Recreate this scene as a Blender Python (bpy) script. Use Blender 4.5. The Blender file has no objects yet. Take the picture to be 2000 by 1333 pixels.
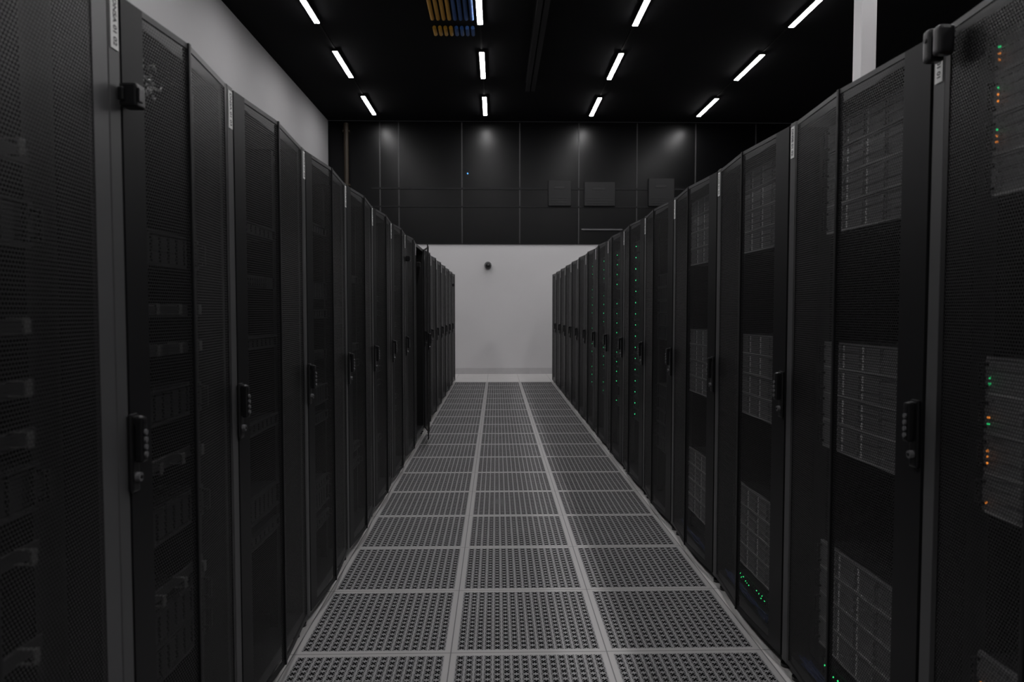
import bpy, bmesh, math, random
from mathutils import Vector, Matrix
random.seed(4)
sc = bpy.context.scene
col = sc.collection
try:
    sc.view_settings.view_transform = 'Standard'
    sc.view_settings.look = 'None'
except Exception: pass

# ---------------------------------------------------------------- materials
class NT:
    def __init__(s, name):
        s.m = bpy.data.materials.new(name); s.m.use_nodes = True
        s.t = s.m.node_tree; s.t.nodes.clear()
        s.out = s.t.nodes.new('ShaderNodeOutputMaterial')
    def n(s, typ, **k):
        nd = s.t.nodes.new(typ)
        for a, b in k.items(): setattr(nd, a, b)
        return nd
    def link(s, a, b): s.t.links.new(a, b)
    def M(s, op, a, b=None, c=None):
        nd = s.n('ShaderNodeMath', operation=op)
        for i, v in enumerate((a, b, c)):
            if v is None: continue
            if isinstance(v, (int, float)): nd.inputs[i].default_value = v
            else: s.link(v, nd.inputs[i])
        return nd.outputs[0]
    def pbsdf(s, color, rough, metal=0.0, spec=0.5):
        b = s.n('ShaderNodeBsdfPrincipled')
        if isinstance(color, tuple): b.inputs['Base Color'].default_value = (*color, 1)
        else: s.link(color, b.inputs['Base Color'])
        if isinstance(rough, (int, float)): b.inputs['Roughness'].default_value = rough
        else: s.link(rough, b.inputs['Roughness'])
        b.inputs['Metallic'].default_value = metal
        b.inputs['Specular IOR Level'].default_value = spec
        return b
    def noisecol(s, c, amt=0.15, scale=8.0):
        tc = s.n('ShaderNodeTexCoord')
        nz = s.n('ShaderNodeTexNoise'); nz.inputs['Scale'].default_value = scale
        nz.inputs['Detail'].default_value = 4
        s.link(tc.outputs['Object'], nz.inputs['Vector'])
        mx = s.n('ShaderNodeMix', data_type='RGBA')
        mx.inputs[6].default_value = (*[v*(1-amt) for v in c], 1)
        mx.inputs[7].default_value = (*[min(1, v*(1+amt)) for v in c], 1)
        s.link(nz.outputs['Fac'], mx.inputs[0])
        return mx.outputs[2]

def mat(name, c, rough=0.5, metal=0.0, amt=0.12, scale=8.0, spec=0.5):
    t = NT(name)
    b = t.pbsdf(t.noisecol(c, amt, scale), rough, metal, spec)
    t.link(b.outputs[0], t.out.inputs[0]); return t.m
def emis(name, c, st):
    t = NT(name); e = t.n('ShaderNodeEmission')
    e.inputs[0].default_value = (*c, 1); e.inputs[1].default_value = st
    t.link(e.outputs[0], t.out.inputs[0]); return t.m

def perforated(name, c, a=0.0085, rr=0.365, rough=0.42):
    t = NT(name)
    tc = t.n('ShaderNodeTexCoord'); sp = t.n('ShaderNodeSeparateXYZ')
    t.link(tc.outputs['Object'], sp.inputs[0])
    x = t.M('DIVIDE', sp.outputs[0], a); z = t.M('DIVIDE', sp.outputs[2], a*1.732)
    def d(off):
        fx = t.M('SUBTRACT', t.M('FRACT', t.M('ADD', x, 500+off)), 0.5)
        fz = t.M('MULTIPLY', t.M('SUBTRACT', t.M('FRACT', t.M('ADD', z, 500+off)), 0.5), 1.732)
        return t.M('ADD', t.M('MULTIPLY', fx, fx), t.M('MULTIPLY', fz, fz))
    m = t.M('MINIMUM', d(0.0), d(0.5))
    hole = t.M('LESS_THAN', m, rr*rr)
    b = t.pbsdf(t.noisecol(c, 0.1, 5), rough, 0.0, 0.5)
    tr = t.n('ShaderNodeBsdfTransparent'); mx = t.n('ShaderNodeMixShader')
    t.link(hole, mx.inputs[0]); t.link(b.outputs[0], mx.inputs[1]); t.link(tr.outputs[0], mx.inputs[2])
    t.link(mx.outputs[0], t.out.inputs[0]); return t.m

def floor_mat():
    t = NT('raised_floor')
    tc = t.n('ShaderNodeTexCoord'); sp = t.n('ShaderNodeSeparateXYZ')
    t.link(tc.outputs['Object'], sp.inputs[0]); X, Y = sp.outputs[0], sp.outputs[1]
    u = t.M('FRACT', t.M('DIVIDE', t.M('ADD', X, 0.79+6.1), 0.61))
    v = t.M('FRACT', t.M('DIVIDE', t.M('ADD', Y, -2.68+12.2), 0.61))
    au = t.M('ABSOLUTE', t.M('SUBTRACT', u, 0.5)); av = t.M('ABSOLUTE', t.M('SUBTRACT', v, 0.5))
    mx_ = t.M('MAXIMUM', au, av)
    inner = t.M('LESS_THAN', mx_, 0.463)
    seam = t.M('GREATER_THAN', mx_, 0.4965)
    inX = t.M('MULTIPLY', t.M('GREATER_THAN', X, -0.791), t.M('LESS_THAN', X, 1.039))
    inY = t.M('LESS_THAN', Y, 13.05)
    perf = t.M('MULTIPLY', inner, t.M('MULTIPLY', inX, inY))
    N = 16
    def cell(q):
        f = t.M('FRACT', t.M('MULTIPLY', t.M('DIVIDE', t.M('SUBTRACT', q, 0.037), 0.926), N))
        return t.M('ABSOLUTE', t.M('MULTIPLY', t.M('SUBTRACT', f, 0.5), 2.0))
    cu, cv = cell(u), cell(v)
    rails = t.M('MULTIPLY', t.M('LESS_THAN', cu, 0.82), t.M('LESS_THAN', cv, 0.93))
    r = t.M('SQRT', t.M('ADD', t.M('MULTIPLY', cu, cu), t.M('MULTIPLY', cv, cv)))
    ring = t.M('GREATER_THAN', t.M('ABSOLUTE', t.M('SUBTRACT', r, 0.84)), 0.10)
    cross = t.M('GREATER_THAN', t.M('MINIMUM', cu, cv), 0.09)
    cross = t.M('MAXIMUM', cross, t.M('LESS_THAN', r, 0.30))
    hole = t.M('MULTIPLY', rails, t.M('MULTIPLY', ring, cross))
    hole = t.M('MULTIPLY', hole, perf)
    nz = t.n('ShaderNodeTexNoise'); nz.inputs['Scale'].default_value = 3.0; nz.inputs['Detail'].default_value = 6
    t.link(tc.outputs['Object'], nz.inputs['Vector'])
    def mixc(f, a, b):
        m = t.n('ShaderNodeMix', data_type='RGBA')
        for i, q in ((0, f), (6, a), (7, b)):
            if isinstance(q, tuple): m.inputs[i].default_value = (*q, 1)
            else: t.link(q, m.inputs[i])
        return m.outputs[2]
    solid = mixc(nz.outputs['Fac'], (0.56, 0.545, 0.54), (0.66, 0.645, 0.64))
    metal = mixc(nz.outputs['Fac'], (0.25, 0.245, 0.25), (0.34, 0.335, 0.34))
    strip = t.M('MULTIPLY', inX, inY)
    edge = mixc(strip, solid, mixc(inner, (0.42, 0.41, 0.41), metal))
    c = mixc(seam, edge, (0.14, 0.14, 0.14))
    c = mixc(hole, c, (0.006, 0.006, 0.007))
    b = t.pbsdf(c, 0.45, 0.0, 0.35)
    t.link(t.M('MULTIPLY', t.M('SUBTRACT', 1.0, hole), 0.4), b.inputs['Specular IOR Level'])
    bump = t.n('ShaderNodeBump'); bump.inputs['Distance'].default_value = 0.004; bump.inputs['Strength'].default_value = 0.4
    t.link(t.M('SUBTRACT', 1.0, hole), bump.inputs['Height']); t.link(bump.outputs[0], b.inputs['Normal'])
    t.link(b.outputs[0], t.out.inputs[0]); return t.m

m_floor = floor_mat()
m_white = mat('painted_white_wall', (0.66, 0.65, 0.66), 0.8, amt=0.03, scale=2)
m_lwall = mat('painted_grey_wall', (0.31, 0.305, 0.31), 0.8, amt=0.03, scale=2)
m_fwall = mat('dark_grey_wall', (0.2, 0.2, 0.2), 0.8, amt=0.03, scale=2)
m_base = mat('grey_baseboard', (0.52, 0.51, 0.52), 0.6)
m_blackwall = mat('black_panel_wall', (0.002, 0.002, 0.0025), 0.29, amt=0.6, scale=1.6, spec=0.22)
m_ceil = mat('black_ceiling', (0.005, 0.005, 0.006), 0.9, amt=0.3, spec=0.1)
m_seam = mat('seam_metal', (0.035, 0.035, 0.037), 0.5)
m_rail = mat('dark_rail', (0.006, 0.006, 0.007), 0.6, spec=0.3)
m_body = mat('rack_black', (0.008, 0.008, 0.009), 0.5)
m_track = mat('track_black', (0.007, 0.007, 0.007), 0.8, spec=0.15)
m_frame = mat('rack_frame_grey', (0.066, 0.066, 0.068), 0.42)
m_door = mat('door_black', (0.009, 0.009, 0.010), 0.42, spec=0.33)
m_perf = perforated('perforated_black_steel', (0.018, 0.018, 0.019))
m_handle = mat('handle_black', (0.008, 0.008, 0.009), 0.3)
m_ring = mat('smoked_plastic_ring', (0.16, 0.16, 0.16), 0.15, 0.0, spec=0.9)
m_grey = mat('grey_plastic', (0.12, 0.12, 0.125), 0.4)
m_label = mat('label_white', (0.92, 0.92, 0.91), 0.5, amt=0.03)
m_text = mat('label_ink', (0.02, 0.02, 0.02), 0.6)
m_srv = mat('server_grey', (0.25, 0.25, 0.255), 0.45)
m_lip = mat('bezel_lip', (0.46, 0.46, 0.46), 0.45)
m_srvd = mat('server_dark', (0.028, 0.028, 0.030), 0.45)
m_car = perforated('drive_carrier_mesh', (0.29, 0.29, 0.295), 0.006, 0.30)
m_mark = mat('drive_mark', (0.95, 0.95, 0.95), 0.4)
m_green = emis('led_green', (0.02, 0.8, 0.22), 1.1)
m_greenf = emis('led_green_bright', (0.03, 0.9, 0.28), 3.4)
m_greenl = emis('led_green_port', (0.03, 0.9, 0.22), 1.9)
m_orange = emis('led_orange', (1.0, 0.3, 0.04), 1.1)
m_blue = emis('led_blue', (0.1, 0.4, 1.0), 1.5)
m_lamp = emis('lamp_diffuser', (1.0, 0.985, 0.99), 66.0)
m_yel = mat('conduit_yellow', (0.50, 0.26, 0.018), 0.6)
m_blu = mat('conduit_blue', (0.018, 0.075, 0.24), 0.6)
m_brown = mat('pipe_brown', (0.022, 0.013, 0.005), 0.6)
m_cblue = mat('cable_blue', (0.02, 0.04, 0.14), 0.45)
m_cglint = mat('cable_glint_white', (0.8, 0.8, 0.8), 0.2)
m_cyel = mat('cable_yellow', (0.6, 0.4, 0.03), 0.45)
m_unit = mat('unit_grey', (0.015, 0.015, 0.016), 0.6, spec=0.35)
m_beam = mat('beam_black', (0.012, 0.012, 0.013), 0.7, spec=0.2)

# ---------------------------------------------------------------- mesh helpers
def box(bm, lo, hi, bev=0.0, mi=0, seg=1):
    lo = Vector(lo); hi = Vector(hi)
    r = bmesh.ops.create_cube(bm, size=1.0)
    vs = r['verts']; c = (lo+hi)/2; s = hi-lo
    for v in vs: v.co = Vector((v.co.x*s.x+c.x, v.co.y*s.y+c.y, v.co.z*s.z+c.z))
    fs = set(f for v in vs for f in v.link_faces)
    for f in fs: f.material_index = mi
    if bev > 0:
        es = list(set(e for v in vs for e in v.link_edges))
        bmesh.ops.bevel(bm, geom=es, offset=bev, segments=seg, affect='EDGES', profile=0.6, material=mi)
def cyl(bm, c, r, h, axis='z', seg=16, mi=0, r2=None):
    res = bmesh.ops.create_cone(bm, cap_ends=True, segments=seg, radius1=r, radius2=r if r2 is None else r2, depth=h)
    vs = res['verts']
    if axis == 'y': R = Matrix.Rotation(math.radians(90), 3, 'X')
    elif axis == 'x': R = Matrix.Rotation(math.radians(90), 3, 'Y')
    else: R = Matrix.Identity(3)
    for v in vs: v.co = R @ v.co + Vector(c)
    for f in set(f for v in vs for f in v.link_faces): f.material_index = mi
def done(bm, name, mats):
    me = bpy.data.meshes.new(name); bm.to_mesh(me); bm.free()
    for m in mats: me.materials.append(m)
    return me
def ob(name, data, parent=None, loc=(0, 0, 0), rz=0.0, **props):
    o = bpy.data.objects.new(name, data); col.objects.link(o)
    o.location = loc; o.rotation_euler = (0, 0, rz)
    if parent: o.parent = parent
    for k, v in props.items(): o[k] = v
    return o

# ---------------------------------------------------------------- room
XL, XR, YB, YF, ZC = -3.48, 6.6, 14.71, -4.0, 5.263
def quadbox(name, lo, hi, m, **p):
    bm = bmesh.new(); box(bm, lo, hi); return ob(name, done(bm, name, [m]), **p)
def struct(name, lo, hi, m): return quadbox(name, lo, hi, m, kind='structure')
struct('floor', (XL, YF, -0.1), (XR, YB, 0), m_floor)
struct('ceiling', (XL, YF, ZC), (XR, YB, ZC+0.1), m_ceil)
struct('wall_left', (XL-0.12, YF, 0), (XL, YB, ZC), m_lwall)
struct('wall_right', (XR, YF, 0), (XR+0.12, YB, ZC), m_blackwall)
struct('wall_front', (XL, YF-0.12, 0), (XR, YF, ZC), m_fwall)
struct('wall_back', (XL, YB, 0), (XR, YB+0.12, 2.73), m_white)
struct('wall_back_upper', (XL, YB+0.03, 2.73), (XR, YB+0.15, ZC), m_blackwall)
struct('baseboard_back', (XL, YB-0.012, 0), (XR, YB, 0.13), m_base)
k = 1
for x in (-2.42, -2.03, -0.72, 0.485, 1.72, 2.94, 4.17, 5.44):
    struct('trim_%d' % k, (x-0.012, YB+0.015, 2.732), (x+0.012, YB+0.03, ZC-0.02), m_seam); k += 1
struct('trim_%d' % k, (-2.6, YB+0.012, 3.86), (5.6, YB+0.03, 3.90), m_rail); k += 1
struct('trim_%d' % k, (-2.6, YB+0.012, 3.49), (5.6, YB+0.03, 3.52), m_rail); k += 1
struct('trim_%d' % k, (XL, YB-0.02, 2.72), (XR, YB+0.03, 2.735), m_rail); k += 1

# column
bm = bmesh.new(); box(bm, (-0.078, -0.078, 0), (0.078, 0.078, ZC), 0.006)
box(bm, (-0.09, -0.09, 0), (0.09, 0.09, 0.1), 0.004)
ob('support_column', done(bm, 'column', [m_white]), None, (3.66, 7.0, 0),
   label='square white painted support column rising to the black ceiling', category='column')

# ceiling beam
def beam(lo, hi, lab):
    c = ((lo[0]+hi[0])/2, (lo[1]+hi[1])/2, (lo[2]+hi[2])/2)
    h = [(hi[i]-lo[i])/2 for i in range(3)]; bm = bmesh.new()
    box(bm, (-h[0], -h[1], -h[2]), (h[0], h[1], -h[2]+0.012)); box(bm, (-h[0], -h[1], h[2]-0.012), (h[0], h[1], h[2]))
    box(bm, (-0.008, -h[1], -h[2]), (0.008, h[1], h[2]))
    ob('ceiling_beam', done(bm, 'beam', [m_beam]), None, c, label=lab, category='beam')
beam((0.5, 7.6, ZC-0.16), (0.66, 12.2, ZC), 'black steel beam running lengthwise under the dark ceiling')

# ceiling lights
LH = 0.585
bm = bmesh.new(); box(bm, (-0.045, -LH-0.01, 0), (0.045, LH+0.01, 0.032), 0.004)
me_h = done(bm, 'light_housing', [m_unit])
bm = bmesh.new(); box(bm, (-0.034, -LH, -0.006), (0.034, LH, 0.0)); me_d = done(bm, 'light_diffuser', [m_lamp])
ZL = 1.336+3.885
for x in (-2.42, -0.22, 1.89, 4.04):
    bm = bmesh.new(); box(bm, (-0.012, -9.2, 0), (0.012, 9.2, 0.010))
    ob('light_track', done(bm, 'light_track', [m_track]), None, (x, 5.0, ZC-0.010),
       label='thin black lighting track along the dark ceiling', category='track', group='ceiling lighting tracks')
    for r in range(-5, 3):
        y0 = 8.51 + r*2.21
        h = ob('linear_ceiling_light', me_h, None, (x, y0+LH, ZL),
               label='slim linear white ceiling light glowing under black ceiling', category='ceiling light', group='rows of linear ceiling lights')
        ob('diffuser', me_d, h, (0, 0, 0))

# coloured conduits, clipped directly to the ceiling
def conduit(x, y0, y1, m, lab, r=0.026):
    bm = bmesh.new(); cyl(bm, (0, 0, -r), r, y1-y0, 'y', 12)
    for q in (-0.4, 0.4): box(bm, (-0.006, q*(y1-y0)-0.01, -r), (0.006, q*(y1-y0)+0.01, 0.0), 0, 1)
    ob('overhead_conduit', done(bm, 'conduit', [m, m_body]), None, (x, (y0+y1)/2, ZC), label=lab, category='conduit', group='coloured conduits under the ceiling')
for i in range(8):
    xx = (-0.222 + i*0.0196)*3.85
    m, c = (m_yel, 'yellow') if i < 4 else (m_blu, 'blue')
    conduit(xx, 7.0, 9.55, m, c+' conduit running overhead beside parallel conduits')
    conduit(xx, 9.84, 10.08, m, 'short '+c+' conduit stub beneath the black ceiling')

# wall mounted things in upper black wall
for x0, x1, z0, z1 in ((1.08, 1.56, 3.52, 4.05), (1.83, 2.48, 3.52, 4.02), (3.18, 3.72, 3.52, 4.1)):
    bm = bmesh.new(); w = x1-x0
    box(bm, (-w/2, -0.05, 0), (w/2, 0.018, z1-z0), 0.008)
    for j in range(3): box(bm, (-w/2+0.05, -0.056, 0.06+j*0.05), (w/2-0.05, -0.05, 0.08+j*0.05), mi=1)
    box(bm, (-w*0.25, -0.056, (z1-z0)*0.66), (w*0.2, -0.05, (z1-z0)*0.78), 0.004, 1)
    ob('wall_cabinet', done(bm, 'wall_cabinet', [m_unit, m_body]), None, ((x0+x1)/2, YB+0.012, z0),
       label='grey equipment box mounted high on the black panelled wall', category='equipment box', group='equipment boxes high on the wall')
bm = bmesh.new(); cyl(bm, (0, 0, 0), 0.018, 0.86, 'x', 10); box(bm, (-0.4, 0, -0.02), (-0.37, 0.03, 0.02)); box(bm, (0.37, 0, -0.02), (0.4, 0.03, 0.02))
ob('wall_rail', done(bm, 'wall_rail', [m_grey]), None, (2.21, YB-0.0, 3.03), label='short pale metal rail fixed to the black wall', category='rail')
bm = bmesh.new(); cyl(bm, (0, 0, 1.23), 0.05, 2.46, 'z', 14)
for q in (0.3, 1.2, 2.3): box(bm, (-0.065, -0.02, q-0.02), (0.065, 0.07, q+0.02))
ob('vertical_pipe', done(bm, 'pipe', [m_brown]), None, (-3.1, YB-0.04, 2.738), label='brown vertical pipe on the black upper wall', category='pipe')
bm = bmesh.new(); cyl(bm, (0, 0, 0), 0.014, 0.02, 'y', 12, 0); cyl(bm, (0, 0.012, 0), 0.024, 0.013, 'y', 12, 1)
ob('indicator_light', done(bm, 'ind', [m_blue, m_body]), None, (-0.6, YB+0.012, 4.19), label='tiny blue indicator light on the black wall', category='indicator light')

# dome camera
root = ob('security_camera', None, None, (-0.18, YB, 2.28), label='small dome security camera on the white end wall', category='security camera')
bm = bmesh.new(); cyl(bm, (0, -0.03, 0), 0.075, 0.06, 'y', 24); cyl(bm, (0, -0.065, 0), 0.062, 0.02, 'y', 24, r2=0.075)
ob('mount', done(bm, 'mount', [m_grey]), root)
bm = bmesh.new(); bmesh.ops.create_uvsphere(bm, u_segments=20, v_segments=12, radius=0.056)
for v in bm.verts: v.co += Vector((0, -0.095, -0.01))
for f in bm.faces: f.smooth = True
ob('camera_dome', done(bm, 'dome', [m_handle]), root, label='dark glossy dome')

# ---------------------------------------------------------------- rack
ZT = 2.0; ZB = 0.055
cache = {}
def rack_meshes(w, hs, fs):
    key = (round(w, 4), hs, fs)
    if key in cache: return cache[key]
    R = {}; h = w/2 - 0.003; D = 1.07
    bm = bmesh.new()
    box(bm, (-h, 0.0, ZB), (-h+0.015, D, ZT)); box(bm, (h-0.015, 0.0, ZB), (h, D, ZT))
    box(bm, (-h+0.015, 0.0, ZT-0.015), (h-0.015, D, ZT)); box(bm, (-h+0.015, 0.0, ZB), (h-0.015, D, ZB+0.03))
    box(bm, (-h+0.015, D-0.015, ZB+0.03), (h-0.015, D, ZT-0.015))
    for s in (-1, 1):
        a, b = sorted((s*0.247, s*0.270))
        box(bm, (a, 0.064, ZB+0.03), (b, 0.095, ZT-0.05), 0.0)
        if h > 0.32:
            a, b = sorted((s*0.272, s*(h-0.02)))
            box(bm, (a, 0.085, ZB+0.03), (b, 0.095, ZT-0.05))
    R['body'] = done(bm, 'rack_cabinet', [m_body])
    bm = bmesh.new()
    box(bm, (-h, -0.012, ZB), (-h+0.044, -0.0005, ZT), 0.002); box(bm, (h-0.03, -0.004, ZB), (h, -0.0005, ZT))
    box(bm, (-h+0.044, -0.004, ZT-0.03), (h-0.03, -0.0005, ZT)); box(bm, (-h+0.044, -0.004, ZB), (h-0.03, -0.0005, ZB+0.04))
    R['frame'] = done(bm, 'front_frame', [m_frame])
    x0, x1 = -h+0.047, h-0.002
    hinge = x1 if hs < 0 else x0
    ls = (0.075 if hs < 0 else 0.02); rs = (fs if hs < 0 else 0.10)
    xm = 0.0
    ye, ym = -0.014, -0.040
    def yy(x):
        return ye + (ym-ye)*(x-x0)/(xm-x0) if x < xm else ye + (ym-ye)*(x1-x)/(x1-xm)
    zb, zt = ZB+0.008, ZT-0.006
    bm = bmesh.new()
    def facet(xa, xb, z0, z1, th=0.006, mi=0, o=0.0):
        vs = []
        for z in (z0, z1):
            for x, d in ((xa, 0), (xb, 0), (xb, th), (xa, th)):
                vs.append(bm.verts.new((x-hinge, yy(x)+d-o, z)))
        for q in ((3, 2, 1, 0), (4, 5, 6, 7), (0, 1, 5, 4), (1, 2, 6, 5), (2, 3, 7, 6), (3, 0, 4, 7)):
            f = bm.faces.new([vs[i] for i in q]); f.material_index = mi
    facet(x0, x0+ls, zb, zt, 0.010); facet(x1-rs, x1, zb, zt, 0.010, 1 if fs > 0.05 else 0)
    facet(xm-0.006, xm, zb, zt, 0.016, 0, 0.004); facet(xm, xm+0.006, zb, zt, 0.016, 0, 0.004)
    for a, b in ((x0+ls, xm-0.006), (xm+0.006, x1-rs)):
        facet(a, b, zt-0.014, zt, mi=1); facet(a, b, zb, zb+0.02)
    bmesh.ops.recalc_face_normals(bm, faces=bm.faces)
    R['door'] = done(bm, 'door', [m_door, m_frame])
    pan = []
    for a, b in ((x0+ls, xm-0.006), (xm+0.006, x1-rs)):
        bm = bmesh.new()
        vs = [bm.verts.new((x-hinge, yy(x)+0.002, z)) for x, z in ((a, zb+0.02), (b, zb+0.02), (b, zt-0.014), (a, zt-0.014))]
        bm.faces.new(vs); pan.append(done(bm, 'perforated_panel', [m_perf]))
    R['panels'] = pan
    R['hinge'] = hinge
    R['hx'] = (x0+0.002 if hs < 0 else x1-0.018)
    R['hy'] = min(yy(R['hx']), -0.013)
    R['lx'] = -h+0.022
    cache[key] = R
    return R

# handle
bm = bmesh.new()
box(bm, (-0.016, -0.010, -0.085), (0.016, 0, 0.085), 0.005, 0, 2)
box(bm, (-0.011, -0.030, -0.02), (0.011, -0.012, 0.078), 0.005, 0, 2)
box(bm, (-0.010, -0.024, 0.06), (0.010, -0.008, 0.08), 0.003, 0)
for j in range(4): cyl(bm, (0, -0.031, 0.045-j*0.016), 0.006, 0.006, 'y', 12, 1)
cyl(bm, (0, -0.014, -0.052), 0.010, 0.012, 'y', 16, 1); cyl(bm, (0, -0.02, -0.052), 0.004, 0.006, 'y', 10, 0)
me_handle = done(bm, 'door_handle', [m_handle, m_grey])
bm = bmesh.new(); box(bm, (-0.014, 0, 1.875), (0.014, -0.0015, 1.985)); me_label = done(bm, 'label_plate', [m_label])
bm = bmesh.new()
cyl(bm, (0, 0, 0.006), 0.022, 0.012, 'z', 16); cyl(bm, (0, 0, 0.03), 0.007, 0.045, 'z', 10); cyl(bm, (0, 0, 0.045), 0.013, 0.012, 'z', 6)
me_foot = done(bm, 'levelling_foot', [m_handle])
bm = bmesh.new()
box(bm, (-0.020, -0.036, -0.024), (0.020, 0, 0.024), 0.005, 0, 2); box(bm, (-0.016, -0.040, -0.015), (0.003, -0.035, 0.015), 0.002, 0)
box(bm, (-0.027, -0.012, -0.014), (-0.020, 0, 0.014), 0.002, 0)
me_latch = done(bm, 'door_sensor', [m_handle])
bm = bmesh.new()
box(bm, (-0.034, -0.038, -0.038), (-0.004, 0, 0.038), 0.010, 0, 3); box(bm, (0.004, -0.038, -0.033), (0.032, 0, 0.033), 0.009, 0, 3)
box(bm, (-0.02, -0.03, -0.012), (0.02, -0.008, 0.012), 0.003, 0)
cyl(bm, (-0.02, -0.039, 0.012), 0.005, 0.003, 'y', 12, 1)
me_latch2 = done(bm, 'door_sensor_pair', [m_handle, m_seam])

def text_mesh(s):
    cu = bpy.data.curves.new('t', 'FONT'); cu.body = s; cu.size = 0.0185; cu.align_x = 'CENTER'; cu.align_y = 'CENTER'
    cu.offset = 0.0004
    o = bpy.data.objects.new('t', cu); col.objects.link(o)
    dg = bpy.context.evaluated_depsgraph_get(); dg.update()
    me = bpy.data.meshes.new_from_object(o.evaluated_get(dg))
    bpy.data.objects.remove(o)
    me.transform(Matrix(((0, 1, 0, 0), (0, 0, -1, 0), (-1, 0, 0, 0), (0, 0, 0, 1))))
    me.materials.clear(); me.materials.append(m_text); return me

def make_rack(side, z0, z1, text=None, fs=0.02, open_deg=0, sensor=None, lab=None):
    w = z1-z0; yc = (z0+z1)/2
    hs = -1 if side == 'L' else 1
    fx = -0.80 if side == 'L' else 1.06
    rz = math.radians(90 if side == 'L' else -90)
    R = rack_meshes(w, hs, fs)
    root = ob('server_rack', None, None, (fx, yc, 0), rz, category='server rack', group='rows of server racks',
              label=lab or 'tall black server rack with perforated steel door in aisle row')
    ob('cabinet', R['body'], root); ob('front_frame', R['frame'], root)
    door = ob('door', R['door'], root, (R['hinge'], 0, 0), math.radians(open_deg))
    for p in R['panels']: ob('perforated_panel', p, door)
    ob('door_handle', me_handle, door, (R['hx']-R['hinge'], R['hy'], 1.03))
    for sx in (-1, 1):
        for y in (0.03, 1.0): ob('levelling_foot', me_foot, root, (sx*(w/2-0.05), y, 0))
    lp = ob('label_plate', me_label, root, (R['lx'], -0.0125, 0), label='white sticker with black lettering')
    if text: ob('label_text', text_mesh(text), lp, (0, -0.002, 1.93))
    if sensor == 'box': ob('door_sensor', me_latch, root, (R['lx']+0.022, -0.018, 1.785))
    if sensor == 'pair': ob('door_sensor', me_latch2, root, (w/2+0.075, -0.028, 1.948))
    return root

def to_world(side, yc, lx, ly, lz):
    if side == 'L': return (-0.80 - ly, yc+lx, lz)
    return (1.06 + ly, yc-lx, lz)
L = [(0.66, 1.46), (1.46, 2.09)] + [(2.09+0.79*i, 2.09+0.79*(i+1)) for i in range(14)]
for i, (a, b) in enumerate(L):
    t = 'DNSA 01 %02d' % (i+1) if i < 8 else None
    kw = {}
    if i == 0: kw = dict(fs=0.06)
    if i == 1: kw = dict(sensor='box', lab='narrow black server rack with door sensor on its frame')
    if i == 8: kw = dict(open_deg=9, lab='black server rack with its perforated door standing ajar', sensor='box')
    if i == 7: kw = dict(sensor='box')
    if i == 15: kw = dict(sensor='box')
    make_rack('L', a, b, t, **kw)
Rr = [(0.934, 1.684)] + [(1.684+0.82*i, 1.684+0.82*(i+1)) for i in range(14)]
for i, (a, b) in enumerate(Rr):
    t = 'DNSB 01 %02d' % (i+1) if i < 7 else None
    kw = {}
    if i == 1: kw = dict(sensor='pair', lab='black server rack filled with storage servers behind perforated door')
    elif i in (0, 2, 3): kw = dict(lab='black server rack filled with storage servers behind perforated door')
    elif 5 <= i <= 8: kw = dict(lab='black server rack with columns of tiny green lights')
    make_rack('R', a, b, t, **kw)

# ---------------------------------------------------------------- servers
def chassis_mesh(hh, m, detail):
    bm = bmesh.new(); H = hh-0.003
    box(bm, (-0.234, 0.032, 0), (0.234, 0.75, H), 0, 4)
    box(bm, (-0.234, 0.028, 0), (0.234, 0.032, H), 0, 1)
    lipm = 5 if detail != 'slots' else 0
    box(bm, (-0.234, 0.011, 0), (0.234, 0.028, 0.005), 0, lipm); box(bm, (-0.234, 0.012, H-0.004), (0.234, 0.028, H))
    for s in (-1, 1):
        a, b = sorted((s*0.234, s*0.253)); box(bm, (a, 0.018, 0), (b, 0.030, H), 0.002)
        a, b = sorted((s*0.240, s*0.248))
        box(bm, (a, -0.004, H*0.15), (b, 0.004, H*0.85), 0.002, 1); box(bm, (a, 0.004, H*0.15), (b, 0.018, H*0.24), 0, 1); box(bm, (a, 0.004, H*0.76), (b, 0.018, H*0.85), 0, 1)
    if detail == 'bays':
        for c in range(4):
            for r in range(3):
                carrier(bm, -0.1749+c*0.1166, 0.0045+r*(H-0.008)/3, (H-0.008)/3, c, 2)
    if detail == 'slots':
        for c in range(9):
            x = -0.20+c*0.046
            box(bm, (x, 0.020, 0.008), (x+0.034, 0.028, H-0.008), 0.001, 0)
    return done(bm, 'server_chassis', [m, m_handle, m_car, m_mark, m_body, m_lip])
def carrier(bm, xc, z, hh, c, base=0):
    box(bm, (xc-0.0562, 0.014, z+0.001), (xc+0.0562, 0.028, z+hh-0.001), 0.001, base)
    if c in (1, 2): box(bm, (xc-0.052, 0.0125, z+0.003), (xc-0.044, 0.0142, z+hh-0.003), 0, base+1)
    box(bm, (xc+0.038, 0.010, z+0.004), (xc+0.050, 0.0145, z+hh-0.004), 0.001, 0 if base else 2)
P2 = 0.0889
me_store = chassis_mesh(P2, m_srv, None)
me_store_b = chassis_mesh(P2, m_srv, 'bays')
HB = (P2-0.003-0.008)/3
me_car = []
for c in range(2):
    bm = bmesh.new()
    carrier(bm, 0, 0, HB, 1 if c else 0, 0)
    me_car.append(done(bm, 'drive_carrier', [m_car, m_mark, m_srv]))
me_gen = chassis_mesh(0.0875, m_srvd, 'slots')
me_gen1 = chassis_mesh(0.044, m_srvd, 'slots')
def ledmesh(c, m):
    bm = bmesh.new(); cyl(bm, (0, 0, 0), c, 0.003, 'y', 8); return done(bm, 'status_light', [m])
led_g, led_o = ledmesh(0.0025, m_green), ledmesh(0.0025, m_orange)
led_gs = ledmesh(0.0024, m_greenl)
led_gf = ledmesh(0.0042, m_greenf)
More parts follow.
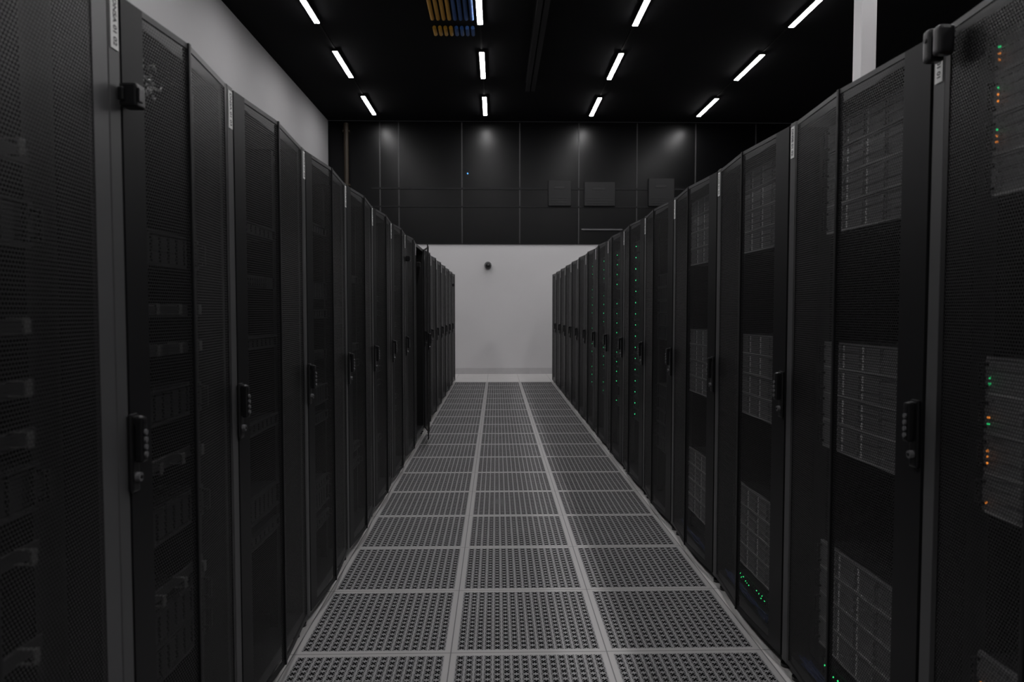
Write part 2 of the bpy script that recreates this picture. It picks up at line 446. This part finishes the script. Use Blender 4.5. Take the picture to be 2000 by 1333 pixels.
def place(side, rk, z, me, name, lab, cat, grp):
    yc = (rk[0]+rk[1])/2
    return ob(name, me, None, to_world(side, yc, 0, 0.032, z), math.radians(90 if side == 'L' else -90), label=lab, category=cat, group=grp)
pat = {0: 'o', 1: 'ooo', 2: 'go', 3: 'gg'}
for ri in (0, 1, 2, 3):
    for gi, g in enumerate((1.59, 0.88, 0.20)):
        for j in range(4):
            big = ri < 2
            s = place('R', Rr[ri], g+j*P2, me_store if big else me_store_b, 'storage_server',
                      'grey storage server with drive bays inside black rack', 'server', 'storage servers in racks')
            if big:
                for c in range(4):
                    for r in range(3):
                        ob('drive_carrier', me_car[1 if c in (1, 2) else 0], s, (-0.1749+c*0.1166, 0, 0.0045+r*HB))
            if ri == 0:
                seq = 'oog' if gi == 0 and j else (pat[j] if gi == 1 else ('o' if gi == 2 and j % 2 else ''))
                for q, ch in enumerate(seq):
                    ob('status_light', led_g if ch == 'g' else led_o, s, (-0.218, 0.004, 0.026+q*0.014))
# LED racks
ledx = {5: -0.14, 6: -0.18, 7: -0.15, 8: -0.19}
for ri in (5, 6, 7, 8):
    for j in range(16):
        if ri > 5 and (j*7+ri*3) % 5 == 0: continue
        s = place('R', Rr[ri], 0.47+j*0.0885, me_gen, 'rack_server', 'black rack server with green status light', 'server', 'black rack servers')
        ob('status_light', led_gf, s, (ledx[ri]+random.choice((0, 0, 0.006)), 0.006, 0.044))
for ri in (9, 10, 11, 4):
    for j in range(10):
        place('R', Rr[ri], 0.4+j*0.0885+(0.3 if j > 4 else 0), me_gen, 'rack_server', 'black rack server inside perforated rack', 'server', 'black rack servers')
lay = {2: (0.5, 0.59, 0.9, 1.2, 1.6), 3: (0.3, 0.39, 0.48, 0.8, 0.89, 1.3, 1.39, 1.7), 4: (0.4, 0.5, 1.0, 1.1, 1.5), 5: (0.4, 0.8, 0.9, 1.3, 1.4), 6: (0.5, 0.6, 1.2, 1.5)}
for ri, zs in lay.items():
    for z in zs:
        place('L', L[ri], z, me_gen if int(z*100) % 2 else me_gen1, 'rack_server', 'black rack server inside perforated rack', 'server', 'black rack servers')
# bottom switches with green leds
bm = bmesh.new(); box(bm, (-0.234, 0.03, 0), (0.234, 0.4, 0.042))
for s in (-1, 1):
    a, b = sorted((s*0.234, s*0.253)); box(bm, (a, 0.022, 0), (b, 0.030, 0.042))
for r in range(2):
    for c in range(16): box(bm, (-0.205+c*0.0235, 0.026, 0.005+r*0.017), (-0.187+c*0.0235, 0.031, 0.017+r*0.017), 0, 1)
me_sw = done(bm, 'switch', [m_srvd, m_handle])
for side, rk, z in (('R', Rr[1], 0.105), ('R', Rr[2], 0.105), ('R', Rr[3], 0.105), ('L', L[3], 1.1), ('L', L[2], 1.42)):
    s = place(side, rk, z, me_sw, 'network_switch', 'black network switch with a row of green port lights', 'network switch', 'network switches in racks')
    if side == 'R':
        for c in range(14):
            if c in (6, 7, 8) or rk == Rr[3]: continue
            ob('status_light', led_gs, s, (-0.19+c*0.022+random.uniform(-.007, .007), 0.012, 0.038+random.uniform(-.012, .004)))

# cable managers with rings (left near racks)
bm = bmesh.new(); box(bm, (-0.251, 0.022, 0), (0.251, 0.030, 0.030), 0.002)
for i in range(4):
    x = -0.18+i*0.12
    box(bm, (x-0.009, -0.014, 0.004), (x+0.009, -0.008, 0.034), 0.0028, 1, 2); box(bm, (x-0.006, -0.012, 0.004), (x+0.006, 0.022, 0.007), 0.001, 1)
    box(bm, (x-0.006, -0.012, 0.031), (x+0.006, 0.022, 0.034), 0.001, 1)
me_cm = done(bm, 'cable_manager', [m_srvd, m_ring])
for ri, zs in ((0, (1.6, 1.29, 1.18, 1.09, 0.88, 0.7)), (1, (1.32, 1.22, 0.93, 0.6))):
    for z in zs: place('L', L[ri], z, me_cm, 'cable_manager', 'black cable management bar with glossy rings', 'cable manager', 'cable management bars')
for ri, zs in ((0, (1.45, 0.97, 0.45, 0.54)), (1, (1.45, 1.05, 0.4, 0.49, 0.75))):
    for z in zs: place('L', L[ri], z, me_gen, 'rack_server', 'black rack server inside perforated rack', 'server', 'black rack servers')

# cables: tangled bundles, one object per rack
def bundle(paths, mats, r, lab):
    cu = bpy.data.curves.new('cable', 'CURVE'); cu.dimensions = '3D'; cu.bevel_depth = r; cu.bevel_resolution = 2; cu.resolution_u = 6
    for i, pts in enumerate(paths):
        sp = cu.splines.new('NURBS'); sp.points.add(len(pts)-1); sp.use_endpoint_u = True; sp.order_u = min(4, len(pts))
        for p, q in zip(sp.points, pts): p.co = (*q, 1)
        sp.material_index = i % len(mats)
    for m in mats: cu.materials.append(m)
    o = bpy.data.objects.new('t', cu); col.objects.link(o)
    dg = bpy.context.evaluated_depsgraph_get(); dg.update()
    me = bpy.data.meshes.new_from_object(o.evaluated_get(dg)); bpy.data.objects.remove(o)
    c = Vector(paths[0][0]); me.transform(Matrix.Translation(-c))
    ob('network_cable_bundle', me, None, c, label=lab, category='cables', kind='stuff')
for ri, cnt in ((1, 12), (2, 10), (3, 6)):
    yc = sum(Rr[ri])/2
    P = [[to_world('R', yc, -0.28+0.5*j/6+random.uniform(-.03, .03), random.uniform(0.006, 0.030), 0.112+random.uniform(-.02, .016)) for j in range(7)] for i in range(cnt)]
    bundle(P, [m_cblue, m_body], 0.003, 'tangled dark blue network cables at the bottom of a rack')
# short crinkled cable pieces; their white colour stands in for glints behind the mesh
yc = sum(L[1])/2
P = []
for i in range(34):
    x0, z0 = random.uniform(-.115, -.035), random.uniform(1.835, 1.925)
    y0 = random.uniform(0.0, 0.03)
    P.append([to_world('L', yc, x0+random.uniform(-.007, .007)*q, y0+random.uniform(0, .004), z0+random.uniform(-.006, .006)*q) for q in range(3)])
bundle(P, [m_cglint], 0.0022, 'patch of short cable pieces coloured white as glints near the top of a rack')
yc = sum(L[8])/2
P = [[to_world('L', yc, -0.30+random.uniform(-.02, .03), random.uniform(-0.005, 0.03), 1.95-0.09*j) for j in range(6)] for i in range(6)]
bundle(P, [m_cyel, m_cblue], 0.005, 'yellow and blue cables visible beside the open rack door')

# ---------------------------------------------------------------- world & camera
w = bpy.data.worlds.new('world'); sc.world = w; w.use_nodes = True
w.node_tree.nodes['Background'].inputs[0].default_value = (0.01, 0.01, 0.011, 1)
cd = bpy.data.cameras.new('camera'); cd.lens = 24.6; cd.sensor_width = 36; cd.clip_start = 0.02
cd.dof.use_dof = True; cd.dof.focus_distance = 4.5; cd.dof.aperture_fstop = 4.0
cam = bpy.data.objects.new('camera', cd); col.objects.link(cam)
cam.location = (0, 0, 1.336); cam.rotation_euler = (math.radians(90-2.49), 0, math.radians(-1.257))
sc.camera = cam
